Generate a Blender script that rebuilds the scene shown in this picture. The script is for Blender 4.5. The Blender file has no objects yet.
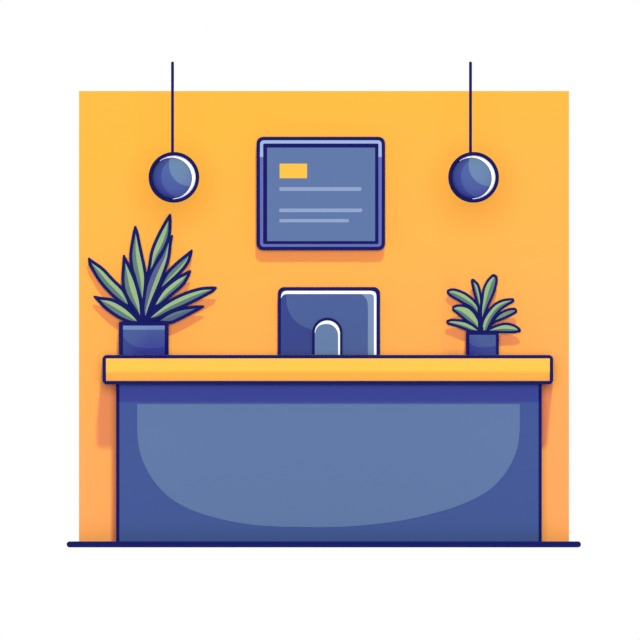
import bpy, bmesh, math
from mathutils import Vector
from mathutils.geometry import tessellate_polygon

SC = bpy.context.scene
COL = SC.collection

# ------------------------------------------------------------------ scale: metres per picture unit
S = 1.0 / 170.0
def PX(px): return (px - 320.0) * S
def PZ(py): return (542.0 - py) * S

# ------------------------------------------------------------------ camera
cam_data = bpy.data.cameras.new('camera')
cam_data.type = 'ORTHO'
cam_data.ortho_scale = 640 * S
cam_data.clip_end = 100
cam = bpy.data.objects.new('camera', cam_data)
cam.location = (0, -8.0, PZ(320))
cam.rotation_euler = (math.radians(90), 0, 0)
COL.objects.link(cam)
SC.camera = cam

# ------------------------------------------------------------------ white surroundings
world = bpy.data.worlds.new('world')
SC.world = world
world.use_nodes = True
bg = world.node_tree.nodes['Background']
bg.inputs['Color'].default_value = (1, 1, 1, 1)
bg.inputs['Strength'].default_value = 1.0

# ------------------------------------------------------------------ lights: an added soft fill from the front, a lime-yellow sun from above
FRONT = 2.2
KEY = (0.80, 1.70, 0.04)                       # what the key sun adds to a wall-facing surface
TOTAL = tuple(0.90 + FRONT + k for k in KEY)   # the sky's share is a little less than 1 where things stand close

def sun(name, direction, color, strength, angle):
    d = bpy.data.lights.new(name, 'SUN')
    d.color = color; d.energy = strength; d.angle = math.radians(angle)
    o = bpy.data.objects.new(name, d)
    o.rotation_euler = Vector(direction).to_track_quat('-Z', 'Y').to_euler()
    o.location = (1.0, -6, 5)
    COL.objects.link(o)
    return o

KDIR = Vector((-0.07, 1.0, -0.75))
kmax = max(KEY)
sun('key_sun', KDIR, tuple(k / kmax for k in KEY), kmax * math.pi * KDIR.length, 3.2)
sun('front_fill', (0, 1, -0.035), (1, 1, 1), FRONT * math.pi, 14.0)  # added fill from the camera side that flattens the shade

vs = SC.view_settings
SC.display_settings.display_device = 'sRGB'
vs.view_transform = 'Standard'
vs.look = 'None'
vs.exposure = 0.0
vs.gamma = 1.0
vs.use_curve_mapping = False

# ------------------------------------------------------------------ materials
def lin(c):
    c = c / 255.0
    return c / 12.92 if c <= 0.04045 else ((c + 0.055) / 1.055) ** 2.4

def albedo(rgb, gain=1.0, red=1.0):
    a = [min(0.95, lin(v) / t * gain) for v, t in zip(rgb, TOTAL)]
    return (a[0] * red, a[1], a[2], 1.0)

def paint(name, rgb, rough=0.7, gain=1.0, red=1.0):
    m = bpy.data.materials.new(name)
    m.use_nodes = True
    nt = m.node_tree
    b = nt.nodes['Principled BSDF']
    b.inputs['Base Color'].default_value = albedo(rgb, gain, red)
    b.inputs['Specular IOR Level'].default_value = 0.0
    n = nt.nodes.new('ShaderNodeTexNoise')
    n.inputs['Scale'].default_value = 60
    mr = nt.nodes.new('ShaderNodeMapRange')
    mr.inputs['To Min'].default_value = rough - 0.08
    mr.inputs['To Max'].default_value = rough + 0.08
    nt.links.new(n.outputs['Fac'], mr.inputs['Value'])
    nt.links.new(mr.outputs['Result'], b.inputs['Roughness'])
    return m

def ombre(name, low, high):
    """wall paint brushed from a peach hue at the skirting into a yellow hue at the top"""
    m = paint(name, high)
    nt = m.node_tree
    b = nt.nodes['Principled BSDF']
    tc = nt.nodes.new('ShaderNodeTexCoord')
    sp = nt.nodes.new('ShaderNodeSeparateXYZ')
    mx = nt.nodes.new('ShaderNodeMath'); mx.operation = 'MULTIPLY_ADD'
    mx.inputs[1].default_value = -0.18
    r = nt.nodes.new('ShaderNodeValToRGB')
    r.color_ramp.elements[0].position = 0.0
    r.color_ramp.elements[0].color = albedo(low, 1, 1.2)
    r.color_ramp.elements[1].position = 0.86
    r.color_ramp.elements[1].color = albedo(high, 1, 1.2)
    nt.links.new(tc.outputs['Generated'], sp.inputs[0])
    nt.links.new(sp.outputs['X'], mx.inputs[0])
    nt.links.new(sp.outputs['Z'], mx.inputs[2])
    nt.links.new(mx.outputs[0], r.inputs['Fac'])
    nt.links.new(r.outputs['Color'], b.inputs['Base Color'])
    return m

M = dict(
    wall=ombre('ombre_wall_paint', (255, 179, 104), (255, 192, 72)),
    navy=paint('navy_lacquer', (28, 31, 104)),
    floor=paint('navy_floor', (27, 33, 102)),
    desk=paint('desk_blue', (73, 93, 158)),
    desk_highlight=paint('desk_slate_blue', (101, 126, 174)),
    counter=paint('counter_yellow', (255, 207, 85), red=1.35),
    sign_panel=paint('sign_slate_blue', (98, 123, 171)),
    band_lit=paint('sign_lit_band', (168, 186, 228)),
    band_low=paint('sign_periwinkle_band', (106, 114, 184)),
    sign_yellow=paint('sign_yellow', (253, 200, 76)),
    sign_line=paint('sign_line_blue', (148, 168, 208)),
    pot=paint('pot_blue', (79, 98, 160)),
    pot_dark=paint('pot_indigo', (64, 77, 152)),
    pot_rim=paint('pot_rim_blue', (120, 145, 195)),
    mon_dark=paint('monitor_indigo', (63, 76, 148)),
    mon_mid=paint('monitor_blue', (80, 100, 160)),
    mon_lit_band=paint('monitor_pale_blue', (128, 151, 190)),
    stand=paint('stand_blue', (105, 132, 178)),
    white=paint('white_glint', (254, 254, 254), gain=1.08),  # painted highlights on the monitor and stand edges
    globe_glint=paint('globe_glint_white', (254, 254, 254), gain=1.8),  # painted highlight on the globes
    globe_dark=paint('globe_indigo', (68, 82, 158)),  # globe shading painted in three blues
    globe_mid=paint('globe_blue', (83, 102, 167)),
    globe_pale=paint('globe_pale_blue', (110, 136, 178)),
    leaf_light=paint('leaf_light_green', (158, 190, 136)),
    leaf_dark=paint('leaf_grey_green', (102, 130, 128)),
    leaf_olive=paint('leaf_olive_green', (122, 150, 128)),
    leaf_slate=paint('leaf_slate', (92, 103, 145)),
)

# ------------------------------------------------------------------ helpers
def obj(name, me, mats, parent=None):
    if not isinstance(mats, (list, tuple)): mats = [mats]
    for m in mats: me.materials.append(m)
    o = bpy.data.objects.new(name, me)
    COL.objects.link(o)
    if parent is not None:
        o.parent = parent
        p = parent; loc = Vector((0, 0, 0))
        while p is not None:
            loc += p.location; p = p.parent
        o.location = -loc                      # meshes are written in world coordinates
    return o

def thing(name, label, cat, loc, group=None):
    o = bpy.data.objects.new(name, None)
    o.empty_display_size = 0.05
    COL.objects.link(o)
    o.location = loc
    o['label'] = label; o['category'] = cat
    if group: o['group'] = group
    return o

def mesh_from(verts, faces, name, mat_idx=None, smooth=False):
    me = bpy.data.meshes.new(name)
    me.from_pydata([tuple(v) for v in verts], [], faces)
    if mat_idx:
        for p, i in zip(me.polygons, mat_idx): p.material_index = i
    bm = bmesh.new(); bm.from_mesh(me)
    bmesh.ops.recalc_face_normals(bm, faces=bm.faces)
    bm.to_mesh(me); bm.free()
    if smooth:
        for p in me.polygons: p.use_smooth = True
    me.update()
    return me

def prism(name, poly, y0, y1, mat, parent=None):
    """outline (picture units) given a real depth from y0 (front) to y1 (back)"""
    P = [(PX(x), PZ(y)) for x, y in poly]
    n = len(P)
    verts = [(x, y0, z) for x, z in P] + [(x, y1, z) for x, z in P]
    tris = tessellate_polygon([[Vector((x, z, 0)) for x, z in P]])
    faces = [tuple(t) for t in tris] + [tuple(i + n for i in reversed(t)) for t in tris]
    faces += [(i, (i + 1) % n, (i + 1) % n + n, i + n) for i in range(n)]
    return obj(name, mesh_from(verts, faces, name), mat, parent)

def ring(name, outer, inner, y0, y1, mat, parent=None, closed=True):
    """frame between two outlines of equal point count"""
    n = len(outer)
    V = []
    for poly, y in ((outer, y0), (inner, y0), (outer, y1), (inner, y1)):
        V += [(PX(a), y, PZ(b)) for a, b in poly]
    F = []
    for i in range(n if closed else n - 1):
        j = (i + 1) % n
        F += [(i, j, n + j, n + i), (2*n + i, 3*n + i, 3*n + j, 2*n + j),
              (i, 2*n + i, 2*n + j, j), (n + i, n + j, 3*n + j, 3*n + i)]
    if not closed:
        e = n - 1
        F += [(0, n, 3*n, 2*n), (e, 2*n + e, 3*n + e, n + e)]
    return obj(name, mesh_from(V, F, name), mat, parent)

def rrect(x0, y0, x1, y1, r, seg=6, corners=(1, 1, 1, 1)):
    """rounded rectangle, corners tl, tr, br, bl"""
    out = []
    for (cx, cy, a0), on in zip((((x0), (y0), 180), ((x1), (y0), 270), ((x1), (y1), 0), ((x0), (y1), 90)), corners):
        rr = max(r, 1e-3) if on else 1e-3
        ox = cx + rr if cx == x0 else cx - rr
        oy = cy + rr if cy == y0 else cy - rr
        for k in range(seg + 1):
            a = math.radians(a0 + 90 * k / seg)
            out.append((ox + rr * math.cos(a), oy + rr * math.sin(a)))
    return out

def catmull(pts, n):
    """n+1 points evenly spaced along a smooth curve through pts"""
    P = [Vector(p) for p in pts]
    P = [P[0] * 2 - P[1]] + P + [P[-1] * 2 - P[-2]]
    fine = []
    for i in range(1, len(P) - 2):
        a, b, c, d = P[i-1:i+3]
        for k in range(16):
            t = k / 16
            fine.append(0.5 * ((2*b) + (c-a)*t + (2*a-5*b+4*c-d)*t*t + (3*b-a-3*c+d)*t**3))
    fine.append(P[-2])
    L = [0]
    for i in range(1, len(fine)): L.append(L[-1] + (fine[i] - fine[i-1]).length)
    out = []; j = 0
    for k in range(n + 1):
        s = L[-1] * k / n
        while j < len(L) - 2 and L[j+1] < s: j += 1
        u = (s - L[j]) / max(L[j+1] - L[j], 1e-9)
        out.append(fine[j].lerp(fine[j+1], min(1, max(0, u))))
    return out

def box(name, x0, y0, z0, x1, y1, z1, mat, parent=None):
    V = [(x, y, z) for x in (x0, x1) for y in (y0, y1) for z in (z0, z1)]
    F = [(0,1,3,2),(4,6,7,5),(0,4,5,1),(2,3,7,6),(0,2,6,4),(1,5,7,3)]
    return obj(name, mesh_from(V, F, name), mat, parent)

# ------------------------------------------------------------------ the setting
w = box('wall_back', PX(79), 0.0, PZ(542), PX(569), 0.07, PZ(91), M['wall']); w['kind'] = 'structure'
f = prism('floor', rrect(66.6, 541.4, 581, 547.4, 2.95), -1.85, 0.12, M['floor']); f['kind'] = 'structure'

FLOOR = 541.4                                                  # picture height of the floor's top
# ------------------------------------------------------------------ desk
DF = -0.36                                                     # desk front
desk = thing('reception_desk', 'wide blue reception desk with a pale curved painted panel, standing on the floor', 'desk', (0, DF / 2, PZ(FLOOR)))
prism('body', [(117.2, 384.4), (540.6, 384.4), (540.6, FLOOR), (117.2, FLOOR)], DF, -0.004, M['desk'], desk)
for x0, x1 in ((116.1, 119.4), (538.6, 541.8)):
    prism('edge_trim', [(x0, 384.4), (x1, 384.4), (x1, FLOOR), (x0, FLOOR)], DF - 0.003, DF + 0.03, M['navy'], desk)
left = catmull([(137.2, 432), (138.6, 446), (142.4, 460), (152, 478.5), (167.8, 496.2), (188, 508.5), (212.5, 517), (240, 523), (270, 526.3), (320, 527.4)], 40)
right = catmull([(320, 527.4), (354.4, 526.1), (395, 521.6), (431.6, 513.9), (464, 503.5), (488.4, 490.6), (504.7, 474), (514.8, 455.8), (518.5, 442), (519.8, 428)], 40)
highlight = [(519.8, 404), (137.2, 404)] + [tuple(v) for v in left] + [tuple(v) for v in right[1:]]
p = prism('front_highlight', highlight, DF - 0.0025, DF + 0.012, M['desk_highlight'], desk)  # highlight on the desk front, put in as a pale slab
p['label'] = 'painted pale slate-blue panel with a sweeping curved lower edge'

# ------------------------------------------------------------------ countertop
CF = -0.50
top = thing('countertop', 'long yellow countertop with navy edging lying across the blue desk', 'countertop', (0, CF / 2, PZ(384.2)))
n_in = rrect(106, 358.4, 549.8, 380.9, 0.4)
ring('edge_band', rrect(102.5, 355.0, 553.2, 384.4, 4.3), n_in, CF, -0.004, M['navy'], top)
prof = [(CF + 0.001, 358.1)]
prof += [(CF + 0.001, 370.5)]
for k in range(1, 9):                                          # the lower half of the front rolls under
    a = math.radians(27 * min(1, k / 3.0))
    py = 370.5 + (381.1 - 370.5) * k / 8
    prof.append((prof[-1][0] + math.tan(a) * (381.1 - 370.5) / 8 * S, py))
prof += [(-0.006, 381.1), (-0.006, 358.1)]
nP = len(prof)
V = [(PX(x), y, PZ(py)) for x in (105.8, 550) for y, py in prof]
F = [tuple(range(nP)), tuple(reversed(range(nP, 2 * nP)))] + [(i, (i+1) % nP, (i+1) % nP + nP, i + nP) for i in range(nP)]
o = obj('front_fascia', mesh_from(V, F, 'front_fascia'), M['counter'], top)
o['label'] = 'yellow front edge with a rolled lower half'
box('top_surface', PX(106.5), CF + 0.022, PZ(355.1), PX(549.2), -0.024, PZ(355.0) + 0.0003, M['counter'], top)
CTOP = 354.95                                                  # picture height of the countertop's top

# ------------------------------------------------------------------ wall sign
sign = thing('wall_sign', 'blue framed board with a yellow block and three text lines, on the yellow wall', 'sign', (PX(320.8), 0, PZ(250)))
SF = -0.094
box('wall_bracket', PX(300), -0.046, PZ(215), PX(342), 0.0, PZ(172), M['navy'], sign)
prism('frame', rrect(256.5, 136.8, 385.1, 250.3, 6.6), SF, -0.045, M['navy'], sign)
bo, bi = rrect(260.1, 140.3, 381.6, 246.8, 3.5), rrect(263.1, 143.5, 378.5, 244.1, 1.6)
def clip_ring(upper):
    # the frame's coloured band, upper part painted as lit, cut at picture height 157
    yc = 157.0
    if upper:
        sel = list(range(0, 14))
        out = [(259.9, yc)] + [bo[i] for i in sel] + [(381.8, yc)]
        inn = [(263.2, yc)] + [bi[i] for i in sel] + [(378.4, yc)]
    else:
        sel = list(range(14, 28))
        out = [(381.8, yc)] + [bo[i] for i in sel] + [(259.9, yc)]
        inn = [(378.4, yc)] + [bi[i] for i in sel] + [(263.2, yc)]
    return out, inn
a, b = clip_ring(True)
ring('frame_band', a, b, SF - 0.002, SF + 0.005, M['band_lit'], sign, closed=False)['label'] = 'upper band of the frame, painted pale as a highlight'
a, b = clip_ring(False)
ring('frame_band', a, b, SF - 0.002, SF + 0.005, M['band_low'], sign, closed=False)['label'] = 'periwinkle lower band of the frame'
face = prism('sign_panel', rrect(267.1, 147.6, 375.1, 241.1, 0.4), SF - 0.001, SF + 0.006, M['sign_panel'], sign)
prism('color_block', rrect(279.6, 163.6, 307.1, 178.3, 0.7), SF - 0.0025, SF, M['sign_yellow'], face)['label'] = 'yellow rectangle'
for x1, y0, y1 in ((361.4, 187.1, 190.9), (362.2, 208.5, 212.2), (348.9, 219.0, 222.4)):
    prism('text_line', rrect(279.2, y0, x1, y1, 1.4), SF - 0.002, SF, M['sign_line'], face)

# ------------------------------------------------------------------ monitor
MF, MB = -0.085, -0.045
mon = thing('monitor', 'blue computer monitor seen from behind, standing on the yellow countertop', 'monitor', (PX(329), (MF + MB) / 2, PZ(CTOP)))
mo = rrect(277.8, 287.1, 380.1, CTOP, 6.3, corners=(1, 1, 0, 0))
prism('shell', mo, MF, MB, M['navy'], mon)
bp = rrect(280.9, 290.4, 376.7, CTOP - 0.2, 4.2, corners=(1, 1, 0, 0))
prism('back_panel', bp, MF - 0.001, MF + 0.01, M['mon_dark'], mon)
# painted light: pale strip at the right, with the lit blue cover overlapping it
prism('side_highlight', rrect(355, 293.4, 374.2, CTOP - 0.2, 2, corners=(0, 1, 0, 0)), MF - 0.002, MF + 0.01, M['mon_lit_band'], mon)['label'] = 'painted pale blue highlight along the right edge'
tone = [(286, 293.6), (360.5, 293.6)] + [tuple(v) for v in catmull([(360.5, 293.6), (364.5, 296.5), (367.2, 301), (367.9, 308)], 10)][1:]
tone += [(367.9, CTOP - 0.2), (314.5, CTOP - 0.2)]
tone += [tuple(v) for v in catmull([(314.5, 330.5), (309, 328.8), (300, 324.8), (291.5, 316.5), (287, 306), (286, 293.8)], 18)][:-1]
prism('tone', tone, MF - 0.003, MF + 0.01, M['mon_mid'], mon)['label'] = 'painted lit, lighter blue cover with a curved lower left edge'
# highlight painted as a white line: thick along the top, narrower down the right side, tapering at the left corner
to = [tuple(v) for v in catmull([(280.9, 297.8), (281.6, 294), (283.6, 291.6), (286.5, 290.8)], 8)] + [(370.4, 290.8)] + \
     [tuple(v) for v in catmull([(370.4, 290.8), (374, 291.6), (375.8, 293.4), (376.4, 296.5)], 8)][1:] + [(376.4, CTOP - 0.2)]
ti = [tuple(v) for v in catmull([(281.2, 297.8), (282.8, 295.6), (284.8, 294.4), (287.5, 294)], 8)] + [(369.6, 294)] + \
     [tuple(v) for v in catmull([(369.6, 294), (372, 294.4), (373.4, 295.6), (373.9, 298)], 8)][1:] + [(373.9, CTOP - 0.2)]
ring('white_glint', to, ti, MF - 0.004, MF + 0.005, M['white'], mon, closed=False)['label'] = 'painted white highlight along top and right edge'
# arched stand
def arch(x0, x1, ytop, yb=CTOP, n=20):
    r = (x1 - x0) / 2; cx = (x0 + x1) / 2
    return [(x0, yb)] + [(cx - r * math.cos(math.pi * k / n), ytop + r - r * math.sin(math.pi * k / n)) for k in range(n + 1)] + [(x1, yb)]
st = prism('stand', arch(312.2, 342.5, 317.7), MF - 0.035, MF - 0.0005, M['navy'], mon)
prism('stand_panel', arch(314.8, 339.9, 320.7, CTOP - 0.2), MF - 0.0365, MF - 0.02, M['stand'], st)
so = arch(314.6, 340.0, 320.5, CTOP - 0.2)[2:]
si = [tuple(v) for v in catmull([(315.4, 334), (315.6, 331), (317.2, 327.6), (320.6, 325), (325.6, 323.9), (330.9, 324.7), (335.3, 327.8), (337.5, 332), (338.1, 336)], len(so) - 2)] + [(338.1, CTOP - 0.2)]
ring('white_glint', so, si, MF - 0.038, MF - 0.03, M['white'], st, closed=False)['label'] = 'painted white highlight over the arch'

# ------------------------------------------------------------------ pendant lamps
def lune(c1, r1, c2, r2, n=28, m=8):
    """grid of points over the area inside circle 1 and on one side of circle 2 (between their arcs)"""
    c1, c2 = Vector(c1), Vector(c2)
    d = (c2 - c1).length
    a = (r1*r1 - r2*r2 + d*d) / (2*d)
    h = math.sqrt(max(r1*r1 - a*a, 0))
    u = (c2 - c1) / d; v = Vector((-u.y, u.x))
    P, Q = c1 + u*a + v*h, c1 + u*a - v*h
    return P, Q

def circle3(a, b, c):
    (ax, ay), (bx, by), (ex, ey) = a, b, c
    d = 2 * (ax*(by-ey) + bx*(ey-ay) + ex*(ay-by))
    ux = ((ax*ax+ay*ay)*(by-ey) + (bx*bx+by*by)*(ey-ay) + (ex*ex+ey*ey)*(ay-by)) / d
    uy = ((ax*ax+ay*ay)*(ex-bx) + (bx*bx+by*by)*(ax-ex) + (ex*ex+ey*ey)*(bx-ax)) / d
    return (ux, uy), math.hypot(ax - ux, ay - uy)

def arc(c, r, P, Q, through, n):
    c = Vector(c)
    a0 = math.atan2(P[1]-c.y, P[0]-c.x); a1 = math.atan2(Q[1]-c.y, Q[0]-c.x)
    at = math.atan2(through[1]-c.y, through[0]-c.x)
    T = 2*math.pi
    span = (a1 - a0) % T
    if (at - a0) % T > span: span -= T
    return [c + r * Vector((math.cos(a0 + span*k/n), math.sin(a0 + span*k/n))) for k in range(n + 1)]

def shell_patch(name, A, B, cx, cy, y, R, off, mat, parent, m=8):
    """inlay set in the globe's skin, between two arcs of equal point count"""
    n = len(A)
    V = []; F = []
    for r in (R + off, R - 0.8):
        for i in range(n):
            for j in range(m + 1):
                q = A[i].lerp(B[i], j / m) - Vector((cx, cy))
                s = min(0.985, q.length / (R + off)); 
                q = q.normalized() * s * r if q.length > 1e-6 else q
                dep = math.sqrt(max(r*r - q.length_squared, 0))
                V.append((PX(cx + q.x), y - dep * S * DEEP, PZ(cy + q.y)))
    w = m + 1; N = n * w
    for i in range(n - 1):
        for j in range(m):
            a, b, c, d = i*w+j, i*w+j+1, (i+1)*w+j+1, (i+1)*w+j
            F += [(a, b, c, d), (a+N, d+N, c+N, b+N)]
        for j in (0, m):
            a, d = i*w+j, (i+1)*w+j
            F.append((a, d, d+N, a+N))
    me = mesh_from(V, F, name)
    bm = bmesh.new(); bm.from_mesh(me)
    bmesh.ops.remove_doubles(bm, verts=bm.verts, dist=1e-5)
    bmesh.ops.recalc_face_normals(bm, faces=bm.faces)
    bm.to_mesh(me); bm.free()
    return obj(name, me, mat, parent)

DEEP = 0.62
def pendant(cx, cy, cordx, y, label):
    R = 22.6
    t = thing('pendant_lamp', label, 'lamp', (PX(cx), y, PZ(cy)), 'globe pendant lamps')
    # globe
    bm = bmesh.new()
    bmesh.ops.create_uvsphere(bm, u_segments=48, v_segments=28, radius=R * S)
    for v in bm.verts:
        v.co = (v.co.x + PX(cx), v.co.y * DEEP + y, v.co.z + PZ(cy))
    me = bpy.data.meshes.new('globe'); bm.to_mesh(me); bm.free()
    for p in me.polygons: p.use_smooth = True
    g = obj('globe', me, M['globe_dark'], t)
    # navy hoop round the globe
    prof = []
    for k in range(16):
        a = 2 * math.pi * k / 16
        prof.append((23.5 + 1.85 * math.copysign(abs(math.cos(a)) ** 0.6, math.cos(a)), 9.0 * math.copysign(abs(math.sin(a)) ** 0.7, math.sin(a))))
    V = []; F = []; n = 72; q = len(prof)
    for i in range(n):
        b = 2 * math.pi * i / n
        for r, dy in prof: V.append((PX(cx + r * math.cos(b)), y + dy * S, PZ(cy + r * math.sin(b))))
    for i in range(n):
        for j in range(q):
            F.append((i*q+j, i*q+(j+1) % q, ((i+1) % n)*q+(j+1) % q, ((i+1) % n)*q+j))
    obj('hoop', mesh_from(V, F, 'hoop', smooth=True), M['navy'], t)
    # highlight and shading painted on the globe as patches
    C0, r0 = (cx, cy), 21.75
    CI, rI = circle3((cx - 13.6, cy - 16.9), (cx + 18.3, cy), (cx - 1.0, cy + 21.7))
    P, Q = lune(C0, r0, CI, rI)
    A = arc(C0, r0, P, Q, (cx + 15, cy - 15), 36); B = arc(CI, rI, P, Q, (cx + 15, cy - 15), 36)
    shell_patch('crescent', A, B, cx, cy, y, R, 0.35, M['globe_glint'], g, 3)['label'] = 'painted white highlight crescent at the upper right'
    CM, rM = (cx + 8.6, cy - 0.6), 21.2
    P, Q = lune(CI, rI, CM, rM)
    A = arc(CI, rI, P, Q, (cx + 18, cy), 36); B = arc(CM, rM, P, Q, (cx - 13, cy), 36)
    shell_patch('sheen', A, B, cx, cy, y, R, 0.15, M['globe_mid'], g, 10)
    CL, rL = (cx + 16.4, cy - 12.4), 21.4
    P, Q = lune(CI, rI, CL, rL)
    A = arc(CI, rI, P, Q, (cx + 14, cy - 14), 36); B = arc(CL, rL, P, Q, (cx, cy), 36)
    shell_patch('sheen', A, B, cx, cy, y, R, 0.3, M['globe_pale'], g, 10)['label'] = 'pale blue inlay painted for the lit upper right'
    # cord
    V = []; F = []; n = 12
    levels = [(61.6, 0.7), (62.2, 1.45), (cy - 24.2, 1.45)]
    for py, r in levels:
        for i in range(n):
            b = 2 * math.pi * i / n
            V.append((PX(cordx + r * math.cos(b)), y + r * S * math.sin(b), PZ(py)))
    for k in range(len(levels) - 1):
        for i in range(n): F.append((k*n+i, k*n+(i+1) % n, (k+1)*n+(i+1) % n, (k+1)*n+i))
    F += [tuple(range(n)), tuple(range(len(levels)*n - n, len(levels)*n))]
    obj('cord', mesh_from(V, F, 'cord', smooth=False), M['navy'], t)
    return t

PY = -1.65
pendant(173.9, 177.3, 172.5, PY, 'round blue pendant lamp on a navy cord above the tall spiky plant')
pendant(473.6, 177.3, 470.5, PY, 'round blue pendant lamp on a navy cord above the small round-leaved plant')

# ------------------------------------------------------------------ potted plants
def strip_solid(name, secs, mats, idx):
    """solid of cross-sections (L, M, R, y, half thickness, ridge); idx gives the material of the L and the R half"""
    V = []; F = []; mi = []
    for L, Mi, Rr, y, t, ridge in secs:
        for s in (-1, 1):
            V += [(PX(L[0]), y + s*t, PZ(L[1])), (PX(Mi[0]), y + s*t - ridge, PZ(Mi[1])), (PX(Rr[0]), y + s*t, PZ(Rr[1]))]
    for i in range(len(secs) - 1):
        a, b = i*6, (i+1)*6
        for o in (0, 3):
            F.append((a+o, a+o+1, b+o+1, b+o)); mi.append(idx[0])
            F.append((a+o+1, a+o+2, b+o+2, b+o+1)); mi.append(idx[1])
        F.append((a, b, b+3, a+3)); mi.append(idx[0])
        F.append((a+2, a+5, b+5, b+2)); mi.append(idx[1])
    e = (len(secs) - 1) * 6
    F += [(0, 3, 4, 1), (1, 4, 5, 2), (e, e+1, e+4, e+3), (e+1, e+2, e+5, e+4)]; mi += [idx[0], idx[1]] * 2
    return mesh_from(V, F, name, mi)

def leaf(parent, root, L, R, tip, mid, colors, y_base, y_tip, m=3.25, root_w=4.0, round_tip=False, N=16):
    """L / R: the two edges of the green blade from base to tip; tip: end of the navy margin"""
    l, r = catmull(L, N), catmull(R, N)
    T = Vector(tip); root = Vector(root)
    total = (T - root).length
    def yy(pt):
        u = min(1.0, max(0.0, (pt - root).length / total))
        return y_base + (y_tip - y_base) * (1 - (1 - u) ** 1.6)
    # green blade
    secs = []
    for i, (p, q) in enumerate(zip(l, r)):
        c = p.lerp(q, mid)
        wdt = (p - q).length
        secs.append((p, c, q, yy(c), 0.0045, min(0.004, wdt * 0.0005)))
    # navy margin
    def normals(e, sgn):
        out = []
        for i in range(len(e)):
            t = (e[min(i+1, len(e)-1)] - e[max(i-1, 0)]).normalized()
            out.append(Vector((t.y, -t.x)) * sgn)
        return out
    d0 = (l[0].lerp(r[0], .5) - root)
    side = (l[N//2] - r[N//2])
    t0 = (l[N//2+1] - l[N//2-1])
    sg = 1 if Vector((t0.y, -t0.x)).dot(side) > 0 else -1
    nl, nr = normals(l, sg), normals(r, -sg)
    ol = [p + n*m for p, n in zip(l, nl)]; orr = [p + n*m for p, n in zip(r, nr)]
    dr = d0.normalized() if d0.length > 1e-6 else Vector((0, -1))
    pr = Vector((dr.y, -dr.x)) * sg
    S2 = []
    def sec(a, b):
        c = a.lerp(b, 0.5)
        S2.append((a, c, b, yy(c), 0.003, 0.0))
    sec(root + pr*root_w, root - pr*root_w)
    for a, b in zip(ol, orr): sec(a, b)
    bl = ol[-1].lerp(orr[-1], .5)
    if round_tip:
        for u, wv in ((0.45, 0.86), (0.8, 0.55)):
            c = bl.lerp(T, u); h = (ol[-1] - orr[-1]) * 0.5 * wv
            sec(c + h, c - h)
        h = (ol[-1] - orr[-1]) * 0.12
        sec(T + h, T - h)
    else:
        h = (ol[-1] - orr[-1]) * 0.5
        c = bl.lerp(T, 0.5); sec(c + h*0.66, c - h*0.66)
        sec(T + h*0.26, T - h*0.26)
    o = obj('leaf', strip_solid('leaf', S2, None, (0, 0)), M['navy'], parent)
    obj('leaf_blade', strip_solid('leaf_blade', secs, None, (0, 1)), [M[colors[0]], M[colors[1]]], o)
    return o

def crown(parent, cx, y, py0, py1, r0, r1, ry):
    V = []; F = []; n = 20; lv = 6
    for k in range(lv + 1):
        u = k / lv
        r = r0 + (r1 - r0) * u ** 0.8
        for i in range(n):
            b = 2*math.pi*i/n
            V.append((PX(cx + r*math.cos(b)), y + r*S*ry*math.sin(b), PZ(py0 + (py1 - py0)*u)))
    for k in range(lv):
        for i in range(n): F.append((k*n+i, k*n+(i+1) % n, (k+1)*n+(i+1) % n, (k+1)*n+i))
    F += [tuple(range(n)), tuple(range(lv*n, lv*n+n))]
    return obj('crown', mesh_from(V, F, 'crown'), M['navy'], parent)

def pot(parent, x0, x1, ytop, yf, yb, ix0, ix1, iy0, iy1, rim, curve):
    o = prism('pot', rrect(x0, ytop, x1, CTOP, 1.6, corners=(1, 1, 0, 0)), yf, yb, M['navy'], parent)
    prism('pot_face', [(ix0, iy0), (ix1, iy0), (ix1, iy1), (ix0, iy1)], yf - 0.001, yf + 0.01, M['pot_dark'], o)
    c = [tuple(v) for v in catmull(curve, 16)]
    prism('pot_lit', [(ix1, iy0), (ix0, iy0)] + c, yf - 0.002, yf + 0.01, M['pot'], o)  # lighter upper part of the pot front, painted as lit
    if rim:
        prism('pot_rim', [(ix0, iy0), (ix1, iy0), (ix1, rim), (ix0, rim)], yf - 0.004, yf + 0.01, M['pot_rim'], o)['label'] = 'pale rim strip'
    return o

YC = -0.095
# tall spiky plant
pl = thing('potted_plant', 'tall potted plant with long pointed leaves in a square blue pot on the countertop', 'plant', (PX(143.7), YC, PZ(CTOP)))
pot(pl, 118.9, 168.7, 321.5, -0.175, -0.02, 123, 164.7, 325.6, CTOP, 329.8,
    [(123, 336.5), (127, 341.5), (133, 345.5), (141, 347.8), (150, 348.2), (158, 347.8), (164.7, 346.8)])
crown(pl, 146, YC + 0.03, 322, 298, 18, 4, 0.2)
LG, DG, SL = 'leaf_light', 'leaf_dark', 'leaf_slate'
rt = (144, 321)
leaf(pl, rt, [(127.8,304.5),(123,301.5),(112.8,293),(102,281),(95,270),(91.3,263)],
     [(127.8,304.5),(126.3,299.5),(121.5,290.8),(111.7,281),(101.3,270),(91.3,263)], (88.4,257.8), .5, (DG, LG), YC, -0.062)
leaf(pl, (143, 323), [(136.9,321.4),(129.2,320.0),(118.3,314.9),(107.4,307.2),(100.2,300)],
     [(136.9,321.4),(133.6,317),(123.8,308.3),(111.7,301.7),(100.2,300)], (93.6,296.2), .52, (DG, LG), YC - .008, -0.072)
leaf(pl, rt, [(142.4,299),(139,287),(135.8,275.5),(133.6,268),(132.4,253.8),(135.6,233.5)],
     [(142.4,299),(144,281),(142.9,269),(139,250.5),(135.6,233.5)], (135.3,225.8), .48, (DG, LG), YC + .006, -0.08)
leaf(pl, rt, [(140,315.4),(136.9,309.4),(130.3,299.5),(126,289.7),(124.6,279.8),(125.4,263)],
     [(140,315.4),(139,302.8),(136.3,290.8),(132.5,278.8),(125.4,263)], (123.7,254.8), .45, (DG, LG), YC - .005, -0.10)
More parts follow.
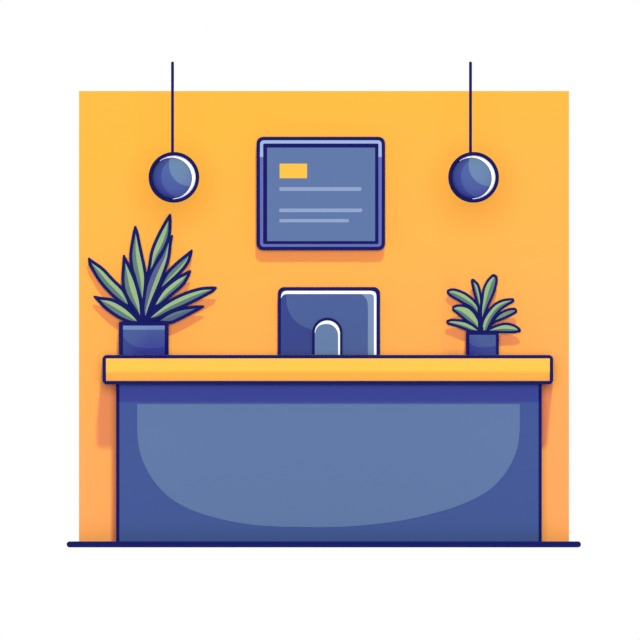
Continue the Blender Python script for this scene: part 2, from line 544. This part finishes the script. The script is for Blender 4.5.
leaf(pl, rt, [(149.5,275),(151.5,264),(153.8,251),(160.6,235),(168.5,220.6)],
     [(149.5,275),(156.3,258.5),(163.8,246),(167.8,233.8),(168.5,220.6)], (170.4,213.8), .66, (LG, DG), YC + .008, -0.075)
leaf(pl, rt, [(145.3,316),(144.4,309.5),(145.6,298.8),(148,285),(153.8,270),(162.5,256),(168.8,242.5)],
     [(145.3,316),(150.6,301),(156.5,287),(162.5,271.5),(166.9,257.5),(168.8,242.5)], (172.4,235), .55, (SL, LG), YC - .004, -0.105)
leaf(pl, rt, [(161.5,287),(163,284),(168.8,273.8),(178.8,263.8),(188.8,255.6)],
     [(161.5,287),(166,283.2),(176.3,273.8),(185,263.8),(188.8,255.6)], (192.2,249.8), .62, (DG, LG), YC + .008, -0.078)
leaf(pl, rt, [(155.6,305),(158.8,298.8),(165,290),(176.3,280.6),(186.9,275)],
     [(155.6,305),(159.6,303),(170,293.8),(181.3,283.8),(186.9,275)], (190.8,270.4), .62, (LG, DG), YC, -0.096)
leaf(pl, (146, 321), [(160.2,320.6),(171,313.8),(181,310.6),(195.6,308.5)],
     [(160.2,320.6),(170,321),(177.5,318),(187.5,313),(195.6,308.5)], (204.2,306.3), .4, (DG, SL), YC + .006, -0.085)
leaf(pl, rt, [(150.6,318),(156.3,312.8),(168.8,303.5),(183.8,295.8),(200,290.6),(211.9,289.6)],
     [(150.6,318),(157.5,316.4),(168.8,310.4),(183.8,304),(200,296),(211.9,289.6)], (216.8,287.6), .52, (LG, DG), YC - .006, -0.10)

# small round-leaved plant
ps = thing('potted_plant', 'small potted plant with rounded leaves in a little blue pot on the countertop', 'plant', (PX(482.4), YC, PZ(CTOP)))
pot(ps, 465.9, 498.9, 330.6, -0.155, -0.035, 469.4, 495.8, 334.8, CTOP, None,
    [(469.4, 342.5), (472.5, 345.5), (477, 347), (483, 347.2), (489, 346.9), (495.8, 346.2)])
crown(ps, 481.8, YC + 0.03, 331, 310, 13, 3, 0.22)
rt = (482, 330)
k = dict(m=2.6, round_tip=True, root_w=3.0)
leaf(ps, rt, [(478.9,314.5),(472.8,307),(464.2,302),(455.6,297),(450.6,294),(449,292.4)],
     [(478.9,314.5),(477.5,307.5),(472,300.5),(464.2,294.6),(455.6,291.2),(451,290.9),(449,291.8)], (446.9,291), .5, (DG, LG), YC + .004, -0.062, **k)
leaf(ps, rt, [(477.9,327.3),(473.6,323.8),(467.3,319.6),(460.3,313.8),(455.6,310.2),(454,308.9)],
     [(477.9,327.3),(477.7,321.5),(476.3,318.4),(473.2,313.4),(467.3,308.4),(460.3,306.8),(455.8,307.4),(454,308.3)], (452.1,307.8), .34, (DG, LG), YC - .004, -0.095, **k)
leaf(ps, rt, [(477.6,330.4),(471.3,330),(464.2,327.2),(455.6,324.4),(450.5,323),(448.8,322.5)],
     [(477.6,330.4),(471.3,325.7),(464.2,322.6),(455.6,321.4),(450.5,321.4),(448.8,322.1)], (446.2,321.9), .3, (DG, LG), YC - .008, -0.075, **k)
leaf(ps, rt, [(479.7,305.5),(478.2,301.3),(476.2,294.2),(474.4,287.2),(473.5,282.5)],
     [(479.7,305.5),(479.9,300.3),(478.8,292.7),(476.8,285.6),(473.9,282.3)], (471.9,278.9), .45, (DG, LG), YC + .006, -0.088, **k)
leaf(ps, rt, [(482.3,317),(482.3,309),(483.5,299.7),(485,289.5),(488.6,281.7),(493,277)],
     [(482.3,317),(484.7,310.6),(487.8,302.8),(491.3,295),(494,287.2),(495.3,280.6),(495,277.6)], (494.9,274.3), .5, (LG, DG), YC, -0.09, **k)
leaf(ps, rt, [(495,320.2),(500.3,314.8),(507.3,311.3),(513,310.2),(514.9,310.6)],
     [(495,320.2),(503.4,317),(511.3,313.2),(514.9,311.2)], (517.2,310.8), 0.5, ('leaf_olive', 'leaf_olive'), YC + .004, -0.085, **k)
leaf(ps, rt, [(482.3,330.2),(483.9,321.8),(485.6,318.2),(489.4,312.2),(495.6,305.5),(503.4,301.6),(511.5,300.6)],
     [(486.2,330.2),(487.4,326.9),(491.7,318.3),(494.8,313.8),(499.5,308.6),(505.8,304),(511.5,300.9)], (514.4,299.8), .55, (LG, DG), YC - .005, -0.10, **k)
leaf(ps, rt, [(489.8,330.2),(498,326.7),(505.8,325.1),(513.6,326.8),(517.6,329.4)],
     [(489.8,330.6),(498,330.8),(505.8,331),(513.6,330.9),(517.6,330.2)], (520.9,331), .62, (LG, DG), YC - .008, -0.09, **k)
